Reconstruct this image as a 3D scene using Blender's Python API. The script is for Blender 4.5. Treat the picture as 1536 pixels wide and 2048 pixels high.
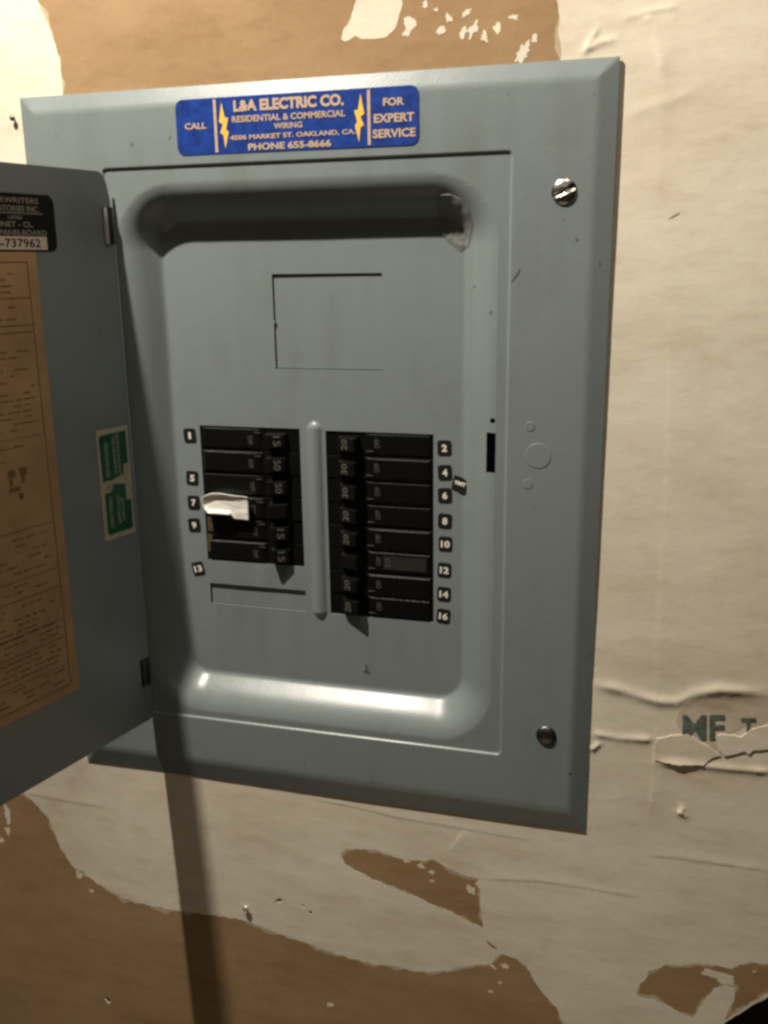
import bpy, bmesh, math, random
from mathutils import Vector, Matrix, noise
from mathutils.geometry import delaunay_2d_cdt
random.seed(7)
for o in list(bpy.data.objects): bpy.data.objects.remove(o)
S = bpy.context.scene
COL = S.collection

# ------------------------------------------------------------------ camera
# wall = plane Y=0, X right, Z up, room on the -Y side (metres); the cover's outer edge is X 0..W, Z 0..H
W, H = 0.459, 0.577
F_PX = 1911.48
CAM = Vector((0.49421369, -0.70279487, 0.44844256))
ROT = Matrix(((0.96209944, 0.2723666, -0.01345762),
              (0.05642753, -0.24711915, -0.96734072),
              (-0.26679694, 0.92991858, -0.25312217)))   # rows: camera right, down, forward
cam = bpy.data.cameras.new('camera')
camo = bpy.data.objects.new('camera', cam); COL.objects.link(camo)
cam.sensor_fit = 'VERTICAL'; cam.sensor_height = 24.0; cam.lens = 24.0 * F_PX / 2048
cam.clip_start = 0.01; cam.clip_end = 50
r_, d_, f_ = ROT[0], ROT[1], ROT[2]
M = Matrix.Identity(4)
for i in range(3):
    M[i][0] = r_[i]; M[i][1] = -d_[i]; M[i][2] = -f_[i]; M[i][3] = CAM[i]
camo.matrix_world = M
S.camera = camo

# ------------------------------------------------------------------ world, lamps, exposure
wd = bpy.data.worlds.new('World'); S.world = wd; wd.use_nodes = True
bg = wd.node_tree.nodes['Background']
bg.inputs[0].default_value = (1.0, 0.90, 0.76, 1); bg.inputs[1].default_value = 0.004
def lamp(name, loc, power, radius, col):
    l = bpy.data.lights.new(name, 'POINT'); l.energy = power; l.shadow_soft_size = radius; l.color = col
    o = bpy.data.objects.new(name, l); COL.objects.link(o); o.location = loc
    return o
lamp('bulb', (-0.079, -0.431, 1.30), 87.0, 0.011, (1.0, 0.91, 0.79))
lamp('door_fill', (0.50, -0.30, 1.15), 5.0, 0.10, (1.0, 0.88, 0.74))  # added soft fill that brightens the door's upper half; not an actual bulb
def area(name, loc, target, sx, sy, power, col):
    a = bpy.data.lights.new(name, 'AREA'); a.shape = 'RECTANGLE'; a.size = sx; a.size_y = sy; a.energy = power; a.color = col
    o = bpy.data.objects.new(name, a); COL.objects.link(o); o.location = loc
    o.rotation_euler = (Vector(target) - Vector(loc)).to_track_quat('-Z', 'Y').to_euler()
area('room_light', (0.62, -2.5, 1.25), (0.3, 0, 0.3), 0.6, 0.6, 2.0, (1.0, 0.78, 0.55))
area('floor_bounce', (0.25, -0.95, -1.35), (0.25, 0, 0.3), 1.2, 0.8, 1.7, (1.0, 0.78, 0.55))
S.view_settings.view_transform = 'Standard'; S.view_settings.look = 'None'
S.view_settings.exposure = 0.0; S.view_settings.gamma = 1.0
S.render.engine = 'CYCLES'
S.cycles.filter_width = 2.8

def at(px, py, Y=0.0):
    d = ROT.transposed() @ Vector(((px - 768) / F_PX, (py - 1024) / F_PX, 1.0))
    return CAM + d * ((Y - CAM.y) / d.y)

# ------------------------------------------------------------------ materials
def mat(name, col, rough=0.5, metal=0.0, spec=0.5, var=0.0, vscale=30, bump=0.0, bscale=400, coat=0.0, alpha=1.0, trans=0.0):
    m = bpy.data.materials.new(name); m.use_nodes = True
    nt = m.node_tree; b = nt.nodes['Principled BSDF']
    b.inputs['Base Color'].default_value = (*col, 1); b.inputs['Roughness'].default_value = rough
    b.inputs['Metallic'].default_value = metal; b.inputs['Specular IOR Level'].default_value = spec
    b.inputs['Coat Weight'].default_value = coat
    b.inputs['Alpha'].default_value = alpha; b.inputs['Transmission Weight'].default_value = trans
    tc = nt.nodes.new('ShaderNodeTexCoord')
    if var > 0:
        n = nt.nodes.new('ShaderNodeTexNoise'); n.inputs['Scale'].default_value = vscale
        n.inputs['Detail'].default_value = 6; n.inputs['Roughness'].default_value = 0.65
        nt.links.new(tc.outputs['Object'], n.inputs['Vector'])
        r = nt.nodes.new('ShaderNodeValToRGB')
        r.color_ramp.elements[0].position = 0.3; r.color_ramp.elements[1].position = 0.7
        r.color_ramp.elements[0].color = (*[c * (1 - var) for c in col], 1)
        r.color_ramp.elements[1].color = (*[min(1, c * (1 + var)) for c in col], 1)
        nt.links.new(n.outputs['Fac'], r.inputs[0]); nt.links.new(r.outputs[0], b.inputs['Base Color'])
    if bump > 0:
        n2 = nt.nodes.new('ShaderNodeTexNoise'); n2.inputs['Scale'].default_value = bscale; n2.inputs['Detail'].default_value = 3
        nt.links.new(tc.outputs['Object'], n2.inputs['Vector'])
        bp = nt.nodes.new('ShaderNodeBump'); bp.inputs['Strength'].default_value = bump; bp.inputs['Distance'].default_value = 0.001
        nt.links.new(n2.outputs['Fac'], bp.inputs['Height']); nt.links.new(bp.outputs[0], b.inputs['Normal'])
    return m

def paint_mat(name, col):
    """grey enamel: slight orange peel, grime patches and faint vertical smears"""
    m = mat(name, col, 0.34, spec=0.5, bump=0.10, bscale=700)
    nt = m.node_tree; b = nt.nodes['Principled BSDF']; L = nt.links
    tc = nt.nodes.new('ShaderNodeNewGeometry')
    n1 = nt.nodes.new('ShaderNodeTexNoise'); n1.inputs['Scale'].default_value = 9; n1.inputs['Detail'].default_value = 7
    mp = nt.nodes.new('ShaderNodeMapping'); mp.inputs['Scale'].default_value = (60, 60, 9)
    n2 = nt.nodes.new('ShaderNodeTexNoise'); n2.inputs['Scale'].default_value = 1; n2.inputs['Detail'].default_value = 5
    L.new(tc.outputs['Position'], n1.inputs['Vector']); L.new(tc.outputs['Position'], mp.inputs['Vector']); L.new(mp.outputs[0], n2.inputs['Vector'])
    ad = nt.nodes.new('ShaderNodeMath'); ad.operation = 'ADD'; L.new(n1.outputs['Fac'], ad.inputs[0]); L.new(n2.outputs['Fac'], ad.inputs[1])
    r = nt.nodes.new('ShaderNodeValToRGB')
    r.color_ramp.elements[0].position = 0.62; r.color_ramp.elements[1].position = 1.25
    e0 = [c * k for c, k in zip(col, (0.94, 0.93, 0.90))]
    r.color_ramp.elements[0].color = (*e0, 1); r.color_ramp.elements[1].color = (*[c * 1.06 for c in col], 1)
    L.new(ad.outputs[0], r.inputs[0])
    n3 = nt.nodes.new('ShaderNodeTexNoise'); n3.inputs['Scale'].default_value = 120; n3.inputs['Detail'].default_value = 2
    L.new(tc.outputs['Position'], n3.inputs['Vector'])
    r3 = nt.nodes.new('ShaderNodeValToRGB'); r3.color_ramp.elements[0].position = 0.74; r3.color_ramp.elements[1].position = 0.80
    L.new(n3.outputs['Fac'], r3.inputs[0])
    mx = nt.nodes.new('ShaderNodeMix'); mx.data_type = 'RGBA'
    L.new(r3.outputs[0], mx.inputs[0]); L.new(r.outputs[0], mx.inputs[6]); mx.inputs[7].default_value = (*[c * 0.55 for c in col], 1)
    L.new(mx.outputs[2], b.inputs['Base Color'])
    rr = nt.nodes.new('ShaderNodeMapRange'); rr.inputs[1].default_value = 0.3; rr.inputs[2].default_value = 0.75
    rr.inputs[3].default_value = 0.25; rr.inputs[4].default_value = 0.39
    L.new(n1.outputs['Fac'], rr.inputs[0]); L.new(rr.outputs[0], b.inputs['Roughness'])
    return m

def paper_mat(name, col, stain, amount=0.55, fib=0.25):
    m = mat(name, col, 0.75, spec=0.25)
    nt = m.node_tree; b = nt.nodes['Principled BSDF']; L = nt.links
    tc = next(n for n in nt.nodes if n.bl_idname == 'ShaderNodeTexCoord')
    def nz(scale, det, vec=None, rough=0.6):
        n = nt.nodes.new('ShaderNodeTexNoise'); n.inputs['Scale'].default_value = scale; n.inputs['Detail'].default_value = det
        n.inputs['Roughness'].default_value = rough
        L.new(vec or tc.outputs['Object'], n.inputs['Vector']); return n
    mp = nt.nodes.new('ShaderNodeMapping'); mp.inputs['Scale'].default_value = (1.0, 1.0, 2.6); mp.inputs['Rotation'].default_value = (0, 0.12, 0)
    L.new(tc.outputs['Object'], mp.inputs['Vector'])
    a = nz(5.5, 8, mp.outputs[0], 0.68); c = nz(26, 6, mp.outputs[0]); e = nz(190, 4)
    r = nt.nodes.new('ShaderNodeValToRGB'); r.color_ramp.elements[0].position = 0.36; r.color_ramp.elements[1].position = 0.68
    L.new(a.outputs['Fac'], r.inputs[0])
    r2 = nt.nodes.new('ShaderNodeValToRGB'); r2.color_ramp.elements[0].position = 0.50; r2.color_ramp.elements[1].position = 0.78
    L.new(c.outputs['Fac'], r2.inputs[0])
    mul = nt.nodes.new('ShaderNodeMath'); mul.operation = 'MULTIPLY'; mul.inputs[1].default_value = amount; L.new(r.outputs[0], mul.inputs[0])
    ma = nt.nodes.new('ShaderNodeMath'); ma.operation = 'MULTIPLY_ADD'; ma.inputs[1].default_value = amount * 0.7
    L.new(r2.outputs[0], ma.inputs[0]); L.new(mul.outputs[0], ma.inputs[2]); ma.use_clamp = True
    mx = nt.nodes.new('ShaderNodeMix'); mx.data_type = 'RGBA'; L.new(ma.outputs[0], mx.inputs[0])
    mx.inputs[6].default_value = (*col, 1); mx.inputs[7].default_value = (*stain, 1)
    mx2 = nt.nodes.new('ShaderNodeMix'); mx2.data_type = 'RGBA'; mx2.blend_type = 'MULTIPLY'; mx2.inputs[0].default_value = fib
    L.new(mx.outputs[2], mx2.inputs[6]); L.new(e.outputs['Color'], mx2.inputs[7])
    L.new(mx2.outputs[2], b.inputs['Base Color'])
    ad = nt.nodes.new('ShaderNodeMath'); ad.operation = 'MULTIPLY_ADD'; ad.inputs[1].default_value = 0.35
    L.new(e.outputs['Fac'], ad.inputs[0]); L.new(c.outputs['Fac'], ad.inputs[2])
    bp = nt.nodes.new('ShaderNodeBump'); bp.inputs['Strength'].default_value = 0.16; bp.inputs['Distance'].default_value = 0.0016
    L.new(ad.outputs[0], bp.inputs['Height']); L.new(bp.outputs[0], b.inputs['Normal'])
    return m

MT = dict(
    paint=paint_mat('grey_enamel', (0.198, 0.232, 0.232)),
    doorpaint=paint_mat('door_enamel', (0.198, 0.232, 0.232)),
    white=paper_mat('white_wall_paper', (0.88, 0.81, 0.655), (0.60, 0.50, 0.365), 0.6, 0.12),
    kraft=paper_mat('kraft_paper', (0.42, 0.275, 0.143), (0.29, 0.175, 0.08), 0.7, 0.2),
    tornpaper=paper_mat('torn_paper_core', (0.80, 0.72, 0.585), (0.50, 0.385, 0.26), 0.95, 0.25),
    core=paper_mat('paper_core', (0.64, 0.52, 0.37), (0.47, 0.34, 0.20), 0.7, 0.25),
    gypsum=mat('gypsum', (0.62, 0.57, 0.48), 0.9, var=0.1, vscale=300),
    dark=mat('dark_cavity', (0.018, 0.011, 0.009), 0.9),
    box=mat('box_interior', (0.02, 0.02, 0.02), 0.8),
    bake=mat('black_bakelite', (0.0050, 0.0050, 0.0046), 0.30, spec=0.45, bump=0.15, bscale=900),
    bakeh=mat('black_handle', (0.0050, 0.0050, 0.0046), 0.36, spec=0.4),
    faint=mat('worn_white_ink', (0.07, 0.068, 0.058), 0.7, var=0.5, vscale=900),
    ratink=mat('white_rating_ink', (0.10, 0.097, 0.083), 0.6, var=0.5, vscale=900),
    facelab=mat('grey_breaker_label', (0.020, 0.019, 0.016), 0.55, var=0.5, vscale=500),
    tan=mat('tan_insulation', (0.075, 0.05, 0.024), 0.7, var=0.25, vscale=200),
    tagblk=mat('black_tag', (0.013, 0.011, 0.010), 0.45),
    tagwht=mat('tag_white', (0.78, 0.74, 0.64), 0.6, var=0.1, vscale=600),
    blue=mat('blue_foil', (0.012, 0.045, 0.25), 0.36, spec=0.5, var=0.4, vscale=110, coat=0.2),
    gold=mat('pale_gold_ink', (0.53, 0.39, 0.28), 0.5, var=0.18, vscale=900),
    yellow=mat('yellow_bolt_ink', (0.86, 0.52, 0.08), 0.5, var=0.2, vscale=400),
    steel=mat('screw_steel', (0.55, 0.53, 0.49), 0.28, metal=1.0, var=0.3, vscale=500),
    dsteel=mat('dull_screw_steel', (0.16, 0.155, 0.14), 0.4, metal=1.0, var=0.4, vscale=500),
    bright=mat('hinge_steel', (0.80, 0.78, 0.73), 0.35, metal=0.6),
    lblblk=mat('label_black', (0.008, 0.007, 0.006), 0.6, spec=0.2),
    lblwht=mat('label_print', (0.30, 0.27, 0.23), 0.6, var=0.3, vscale=900),
    lblfield=mat('label_field', (0.72, 0.62, 0.50), 0.6, var=0.08, vscale=200),
    sheet=mat('aged_directory_paper', (0.45, 0.28, 0.135), 0.6, var=0.18, vscale=25),
    sheetink=mat('directory_ink', (0.20, 0.105, 0.04), 0.7, var=0.4, vscale=300),
    green=mat('green_sticker', (0.003, 0.095, 0.032), 0.45, var=0.25, vscale=120),
    cream=mat('sticker_cream', (0.50, 0.46, 0.36), 0.6, var=0.15, vscale=200),
    creamink=mat('sticker_print', (0.38, 0.42, 0.32), 0.6, var=0.3, vscale=700),
    putty=mat('white_plastic_strip', (0.86, 0.85, 0.77), 0.42, spec=0.5, var=0.05, vscale=150),
    tape=mat('yellowed_clear_tape', (0.33, 0.33, 0.31), 0.34, spec=0.5, var=0.25, vscale=60, bump=0.1, bscale=120, alpha=0.38),
    greenink=mat('dark_green_print', (0.11, 0.13, 0.10), 0.8, var=0.65, vscale=160),
    nail=mat('nail_steel', (0.7, 0.66, 0.6), 0.4, metal=0.7),
    scuff=mat('scuff_mark', (0.085, 0.098, 0.096), 0.6),
)

# ------------------------------------------------------------------ mesh helpers
class MB:
    def __init__(s): s.v = []; s.f = []; s.m = []
    def add(s, vs, fs, mi=0, T=None):
        k = len(s.v)
        s.v += [tuple(T(*p)) if T else tuple(p) for p in vs]
        s.f += [tuple(i + k for i in f) for f in fs]; s.m += [mi] * len(fs); return s
    def box(s, x0, x1, y0, y1, z0, z1, mi=0, T=None):
        v = [(x, y, z) for x in (x0, x1) for y in (y0, y1) for z in (z0, z1)]
        f = [(0, 1, 3, 2), (4, 6, 7, 5), (0, 4, 5, 1), (2, 3, 7, 6), (0, 2, 6, 4), (1, 5, 7, 3)]
        return s.add(v, f, mi, T)
    def slab(s, poly, w0, w1, mi=0, T=None):
        """outline in (u,v) extruded from w0 to w1 (w is outwards)"""
        n = len(poly)
        v = [(u, q, w1) for u, q in poly] + [(u, q, w0) for u, q in poly]
        f = [tuple(range(n)), tuple(range(2 * n - 1, n - 1, -1))] + [(i, i + n, (i + 1) % n + n, (i + 1) % n) for i in range(n)]
        return s.add(v, f, mi, T)
    def build(s, name, mats, parent=None, loc=(0, 0, 0), smooth=False, bevel=0):
        me = bpy.data.meshes.new(name); me.from_pydata(s.v, [], s.f)
        for m in (mats if isinstance(mats, (list, tuple)) else [mats]): me.materials.append(m)
        me.polygons.foreach_set('material_index', s.m)
        bm = bmesh.new(); bm.from_mesh(me); bmesh.ops.recalc_face_normals(bm, faces=bm.faces)
        if bevel:
            bmesh.ops.bevel(bm, geom=[e for e in bm.edges if len(e.link_faces) == 2 and e.calc_face_angle(0) > 0.5],
                            offset=bevel, segments=2, affect='EDGES', profile=0.6)
        bm.to_mesh(me); bm.free()
        if smooth: me.polygons.foreach_set('use_smooth', [True] * len(me.polygons))
        return link(name, me, parent, loc)
def link(name, me, parent=None, loc=(0, 0, 0)):
    o = bpy.data.objects.new(name, me); COL.objects.link(o); o.location = loc
    if parent: o.parent = parent
    return o
def tag(o, label, cat=None, group=None, kind=None):
    if label: o['label'] = label
    if cat: o['category'] = cat
    if group: o['group'] = group
    if kind: o['kind'] = kind
    return o

def rrect(w, h, r, n=5, cx=0, cy=0):
    p = []
    for sx, sy, a0 in ((1, 1, 0), (-1, 1, 90), (-1, -1, 180), (1, -1, 270)):
        for k in range(n + 1):
            a = math.radians(a0 + 90 * k / n)
            p.append((cx + sx * (w / 2 - r) + r * math.cos(a), cy + sy * (h / 2 - r) + r * math.sin(a)))
    return p

_tc = {}
def text_geo(body, bold=0.0, space=1.0):
    """text as flat triangles, normalised to x 0..1, y 0..1 of its own bounds; also its aspect"""
    key = (body, bold, space)
    if key in _tc: return _tc[key]
    cu = bpy.data.curves.new('t', 'FONT'); cu.body = body; cu.size = 1; cu.offset = bold; cu.resolution_u = 3; cu.space_character = space
    o = bpy.data.objects.new('t', cu); COL.objects.link(o)
    dg = bpy.context.evaluated_depsgraph_get(); me = bpy.data.meshes.new_from_object(o.evaluated_get(dg))
    v = [(p.co.x, p.co.y) for p in me.vertices]; f = [tuple(p.vertices) for p in me.polygons]
    bpy.data.objects.remove(o); bpy.data.curves.remove(cu); bpy.data.meshes.remove(me)
    x0 = min(p[0] for p in v); x1 = max(p[0] for p in v); y0 = min(p[1] for p in v); y1 = max(p[1] for p in v)
    _tc[key] = ([((p[0] - x0) / (x1 - x0), (p[1] - y0) / (y1 - y0)) for p in v], f, (x1 - x0) / (y1 - y0))
    return _tc[key]
def add_text(mb, body, cx, cy, w, h, wout, T=None, mi=0, rot=0.0, bold=0.02, shear=0.0, space=1.0):
    v, f, asp = text_geo(body, bold, space)
    if w is None: w = h * asp
    c, s = math.cos(math.radians(rot)), math.sin(math.radians(rot))
    vs = []
    for a, b in v:
        x, y = (a - .5) * w + shear * (b - .5) * h, (b - .5) * h
        vs.append((cx + x * c - y * s, cy + x * s + y * c, wout))
    mb.add(vs, f, mi, T)

# ------------------------------------------------------------------ the wall: gypsum board, brown face paper, torn white paper on top
def und(x, z):
    return 0.0011 * noise.noise(Vector((x * 5, z * 5, 3.1))) + 0.00022 * noise.noise(Vector((x * 17, z * 13, 9.0)))
def P2(l, Y=0.0): return [(p.x, p.z) for p in (at(a, b, Y) for a, b in l)]
def rag(poly, step=0.0022, amp=0.0010, closed=True, seed=0):
    """a torn edge: subdivide and jitter across the line"""
    out = []; n = len(poly)
    for i in range(n if closed else n - 1):
        a, b = Vector(poly[i]), Vector(poly[(i + 1) % n]); d = b - a; L = d.length
        k = max(1, int(L / step)); nr = Vector((-d.y, d.x)) / (L or 1)
        for j in range(k):
            p = a + d * (j / k)
            q = noise.noise(Vector((p.x * 120, p.y * 120, seed))) * amp + noise.noise(Vector((p.x * 420, p.y * 420, seed + 5))) * amp * 0.6 + noise.noise(Vector((p.x * 1100, p.y * 1100, seed + 9))) * min(amp, .0009) * 0.45
            q += 2.2 * amp * max(0, noise.noise(Vector((p.x * 60, p.y * 60, seed + 2))) - .25) * noise.noise(Vector((p.x * 700, p.y * 700, seed + 3)))
            p = p + nr * q; out.append((p.x, p.y))
    if not closed: out.append(poly[-1])
    return out
def inside(p, poly):
    x, y = p; r = False; j = len(poly) - 1
    for i in range(len(poly)):
        a, b = poly[i], poly[j]
        if (a[1] > y) != (b[1] > y) and x < (b[0] - a[0]) * (y - a[1]) / (b[1] - a[1]) + a[0]: r = not r
        j = i
    return r
class Poly:
    def __init__(s, p):
        s.p = p; s.b = (min(a[0] for a in p), max(a[0] for a in p), min(a[1] for a in p), max(a[1] for a in p))
    def has(s, q):
        b = s.b
        return b[0] <= q[0] <= b[1] and b[2] <= q[1] <= b[3] and inside(q, s.p)

def sheet(name, outer, holes, yf, thick, mats, parent, step=None, vis=None, extra=(), coarse=0.05, edge_mi=0):
    """a sheet lying on the wall: outlines, holes and interior points triangulated; front at Y=yf(x,z), edge turned back by thick"""
    pts = []; edges = []
    for poly in [outer] + holes:
        k = len(pts); pts += [Vector(p) for p in poly]
        edges += [(k + i, k + (i + 1) % len(poly)) for i in range(len(poly))]
    po = Poly(outer); ph = [Poly(h) for h in holes]
    def ok(q): return po.has(q) and not any(h.has(q) for h in ph)
    if step:
        x0, x1, z0, z1 = vis
        nx, nz = int((x1 - x0) / step), int((z1 - z0) / step)
        for i in range(nx):
            for j in range(nz):
                q = (x0 + (i + .5 + .3 * random.uniform(-1, 1)) * step, z0 + (j + .5 + .3 * random.uniform(-1, 1)) * step)
                if ok(q): pts.append(Vector(q))
        b = po.b
        for i in range(int((b[1] - b[0]) / coarse)):
            for j in range(int((b[3] - b[2]) / coarse)):
                q = (b[0] + (i + .5) * coarse, b[2] + (j + .47) * coarse)
                if not (x0 < q[0] < x1 and z0 < q[1] < z1) and ok(q): pts.append(Vector(q))
    for q in extra:
        if ok(q): pts.append(Vector(q))
    v, e, f, _, _, _ = delaunay_2d_cdt(pts, edges, [], 0, 1e-6)
    tri = [t for t in f if ok((sum(v[i].x for i in t) / len(t), sum(v[i].y for i in t) / len(t)))]
    cnt = {}
    for t in tri:
        for i in range(len(t)):
            a, b = t[i], t[(i + 1) % len(t)]; cnt.setdefault((min(a, b), max(a, b)), []).append((a, b))
    mb = MB(); used = {}; vs = []
    def gid(i):
        if i not in used:
            used[i] = len(vs); vs.append((v[i].x, yf(v[i].x, v[i].y), v[i].y))
        return used[i]
    fs = [tuple(gid(i) for i in t) for t in tri]
    mi = [0] * len(fs); back = {}; front = {}
    def ft(i):
        if i not in front:
            front[i] = len(vs); vs.append(vs[used[i]])
        return front[i]
    def bk(i):
        if i not in back:
            q = vs[used[i]]; back[i] = len(vs); vs.append((q[0], q[1] + thick, q[2]))
        return back[i]
    for k, l in cnt.items():
        if len(l) == 1:
            a, b = l[0]; fs.append((ft(a), ft(b), bk(b), bk(a))); mi.append(edge_mi)
    me = bpy.data.meshes.new(name); me.from_pydata(vs, [], fs)
    for m in mats: me.materials.append(m)
    me.polygons.foreach_set('material_index', mi)
    bm = bmesh.new(); bm.from_mesh(me); bm.normal_update()
    bmesh.ops.reverse_faces(bm, faces=[fc for fc in bm.faces if fc.normal.y > 0.3])
    bm.to_mesh(me); bm.free()
    me.polygons.foreach_set('use_smooth', [i < len(tri) for i in range(len(fs))])
    return link(name, me, parent)

box_hole = [(0.022, 0.022), (W - 0.022, 0.022), (W - 0.022, H - 0.022), (0.022, H - 0.022)]
corner = P2([(1425, 2062), (1470, 2033), (1505, 2012), (1550, 1986), (1640, 1930)]) + [(0.78, -0.25), (0.70, -0.42), (0.58, -0.40)]
corner = rag(corner, 0.004, 0.0012, seed=40)
def blob(px, py, rx, ry, ang=0, n=14, seed=0, j=0.3):
    c = at(px, py); k = 0.00042
    out = []
    for i in range(n):
        a = 2 * math.pi * i / n; q = 1 + j * (noise.noise(Vector((math.cos(a) * 1.3, math.sin(a) * 1.3, seed * 7.7))) * 1.6 + noise.noise(Vector((math.cos(a) * 3.7, math.sin(a) * 3.7, seed * 3.1))) * 1.3)
        x, y = rx * k * math.cos(a) * q, ry * k * math.sin(a) * q; t = math.radians(ang)
        out.append((c.x + x * math.cos(t) - y * math.sin(t), c.z + x * math.sin(t) + y * math.cos(t)))
    return out
pits = [blob(215, 1999, 7, 12, 35, seed=1), blob(559, 1801, 12, 4.5, 20, seed=2), blob(621, 1825, 5, 4, 0, 8, seed=3), blob(606, 1811, 4, 2.5, -30, 8, seed=6)]

RX0, RX1, RZ0, RZ1 = -0.55, 1.05, -0.62, 1.05
VIS = (-0.17, 0.66, -0.36, 0.68)
wall = sheet('wall', [(RX0, RZ0), (RX1, RZ0), (RX1, RZ1), (RX0, RZ1)], [box_hole, corner] + pits, lambda x, z: -und(x, z),
             0.0125, [MT['kraft'], MT['gypsum']], None, 0.006, VIS, edge_mi=1)
tag(wall, None, kind='structure')
cav = MB(); cav.box(RX0, 0.0, 0.10, 0.11, RZ0, RZ1); cav.box(0.459, RX1, 0.10, 0.11, RZ0, RZ1); cav.box(0.0, 0.459, 0.10, 0.11, RZ0, 0.0)
cav.build('wall_cavity_backing', MT['dark'], wall)

# brown areas where the white paper is gone (outlines follow the photograph)
top_brown = [(70, -10), (82, 20), (94, 45), (107, 80), (116, 110), (122, 140), (125, 165), (126, 200)]
tb = rag(P2(top_brown), 0.0013, 0.0007, False, 1) + [(0.06, 0.545), (0.40, 0.545)] + \
     rag(P2([(1122, 130), (1121, 95), (1117, 60), (1120, 30), (1114, 0), (1116, -10)]), 0.0013, 0.0009, False, 2) + \
     rag([(0.40, 0.70), (0.34, 0.735), (0.22, 0.72), (0.12, 0.74), (0.04, 0.70)], 0.004, 0.003, False, 3)
low = [(30, 1592), (47, 1587), (75, 1613), (95, 1635), (102, 1650), (120, 1695), (142, 1730), (158, 1742), (166, 1741), (172, 1752), (200, 1770),
       (240, 1795), (280, 1807), (320, 1815), (360, 1822), (425, 1830), (475, 1837), (515, 1850), (550, 1865), (600, 1882),
       (650, 1900), (700, 1917), (746, 1929), (789, 1932), (831, 1944), (892, 1942), (941, 1932), (984, 1926), (993, 1918),
       (1002, 1907), (1032, 1917), (1051, 1932), (1069, 1962), (1087, 1987), (1112, 2014), (1127, 2048), (1150, 2100)]
lb = rag(P2(low), 0.0011, 0.0013, False, 4) + rag([(0.33, -0.40), (0.20, -0.47), (0.0, -0.44), (-0.25, -0.48), (-0.40, -0.36), (-0.36, -0.18), (-0.30, -0.05), (-0.21, 0.0)], 0.004, 0.003, False, 5)
isl = rag(P2([(679, 1710), (690, 1700), (710, 1698), (752, 1700), (795, 1716), (828, 1722), (868, 1720), (892, 1734), (929, 1752), (962, 1758), (950, 1767),
              (960, 1783), (961, 1813), (966, 1856), (941, 1844), (905, 1825), (862, 1807), (813, 1786), (764, 1767), (722, 1746), (691, 1728)]), 0.0011, 0.0013, True, 6)
isl2 = rag(P2([(972, 1880), (984, 1888), (997, 1897), (990, 1899), (980, 1893)]), 0.0016, 0.0005, True, 7)
isr = rag(P2([(1273, 1990), (1279, 1969), (1292, 1958), (1295, 1944), (1331, 1932), (1386, 1928), (1435, 1932), (1462, 1938), (1480, 1930), (1496, 1926), (1540, 1928), (1600, 1934),
              (1640, 1925), (1560, 1976), (1505, 2006), (1477, 2024), (1449, 2043), (1452, 2030), (1462, 2010), (1471, 1990), (1471, 1976), (1450, 1972), (1432, 1976), (1414, 1992), (1400, 2015),
              (1386, 2036), (1366, 2028), (1349, 2020), (1325, 2005), (1300, 1999)]), 0.0011, 0.0013, True, 8)
slit = P2([(1335, 440), (1347, 431), (1362, 424), (1358, 430), (1348, 436)])

# creases, lifted seams and folds of the white paper: (points in photo pixels, height m, width m, kind)
RID = [
 ([(1185, 1368), (1230, 1376), (1280, 1392), (1316, 1402), (1352, 1404), (1390, 1388), (1440, 1379), (1490, 1382), (1545, 1386)], 0.0019, 0.0040, 'r'),
 ([(1185, 1466), (1240, 1476), (1310, 1479)], 0.0013, 0.0030, 'r'),
 ([(1310, 1524), (1400, 1531), (1470, 1538), (1550, 1544)], 0.0020, 0.0028, 'r'),
 ([(1314, 1452), (1309, 1500), (1306, 1560), (1300, 1640)], 0.0003, 0.0025, 's'),
 ([(1182, 1500), (1200, 1486)], 0.0014, 0.0020, 'r'),
 ([(600, 1594), (700, 1612), (800, 1636), (930, 1658), (1075, 1683)], 0.00032, 0.0012, 's'),
 ([(930, 1660), (900, 1700)], 0.0003, 0.0020, 's'),
 ([(955, 1757), (1075, 1762), (1165, 1775), (1282, 1796)], 0.00032, 0.0012, 's'),
 ([(1295, 1710), (1400, 1722), (1545, 1744)], 0.00032, 0.0012, 's'),
 ([(50, 1586), (117, 1600), (210, 1615)], 0.00032, 0.0012, 's'),
 ([(1345, -10), (1325, 200), (1318, 420)], 0.0003, 0.0060, 'r'),
 ([(1160, 108), (1200, 85), (1230, 80)], 0.0009, 0.0022, 'r'),
 ([(1170, 100), (1185, 75), (1195, 55)], 0.0007, 0.0020, 'r'),
 ([(1240, 40), (1300, 22), (1360, 12)], 0.0004, 0.0022, 'r'),
 ([(1290, 30), (1312, 62), (1330, 150)], 0.0005, 0.0030, 'r'),
 ([(1250, 230), (1350, 200), (1420, 160)], 0.0004, 0.0045, 'r'),
 ([(1345, 560), (1338, 900), (1320, 1250), (1316, 1400)], 0.00022, 0.0040, 's'),
 ([(1355, 1622), (1372, 1633)], 0.0024, 0.0022, 'r'),
 ([(1366, 1614), (1362, 1628)], 0.0018, 0.0018, 'r'),
]
RID = [([Vector(p) for p in P2(l)], h, w, k) for l, h, w, k in RID]
RB = [(min(p.x for p in l) - 4 * w, max(p.x for p in l) + 4 * w, min(p.y for p in l) - 4 * w, max(p.y for p in l) + 4 * w) for l, h, w, k in RID]
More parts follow.
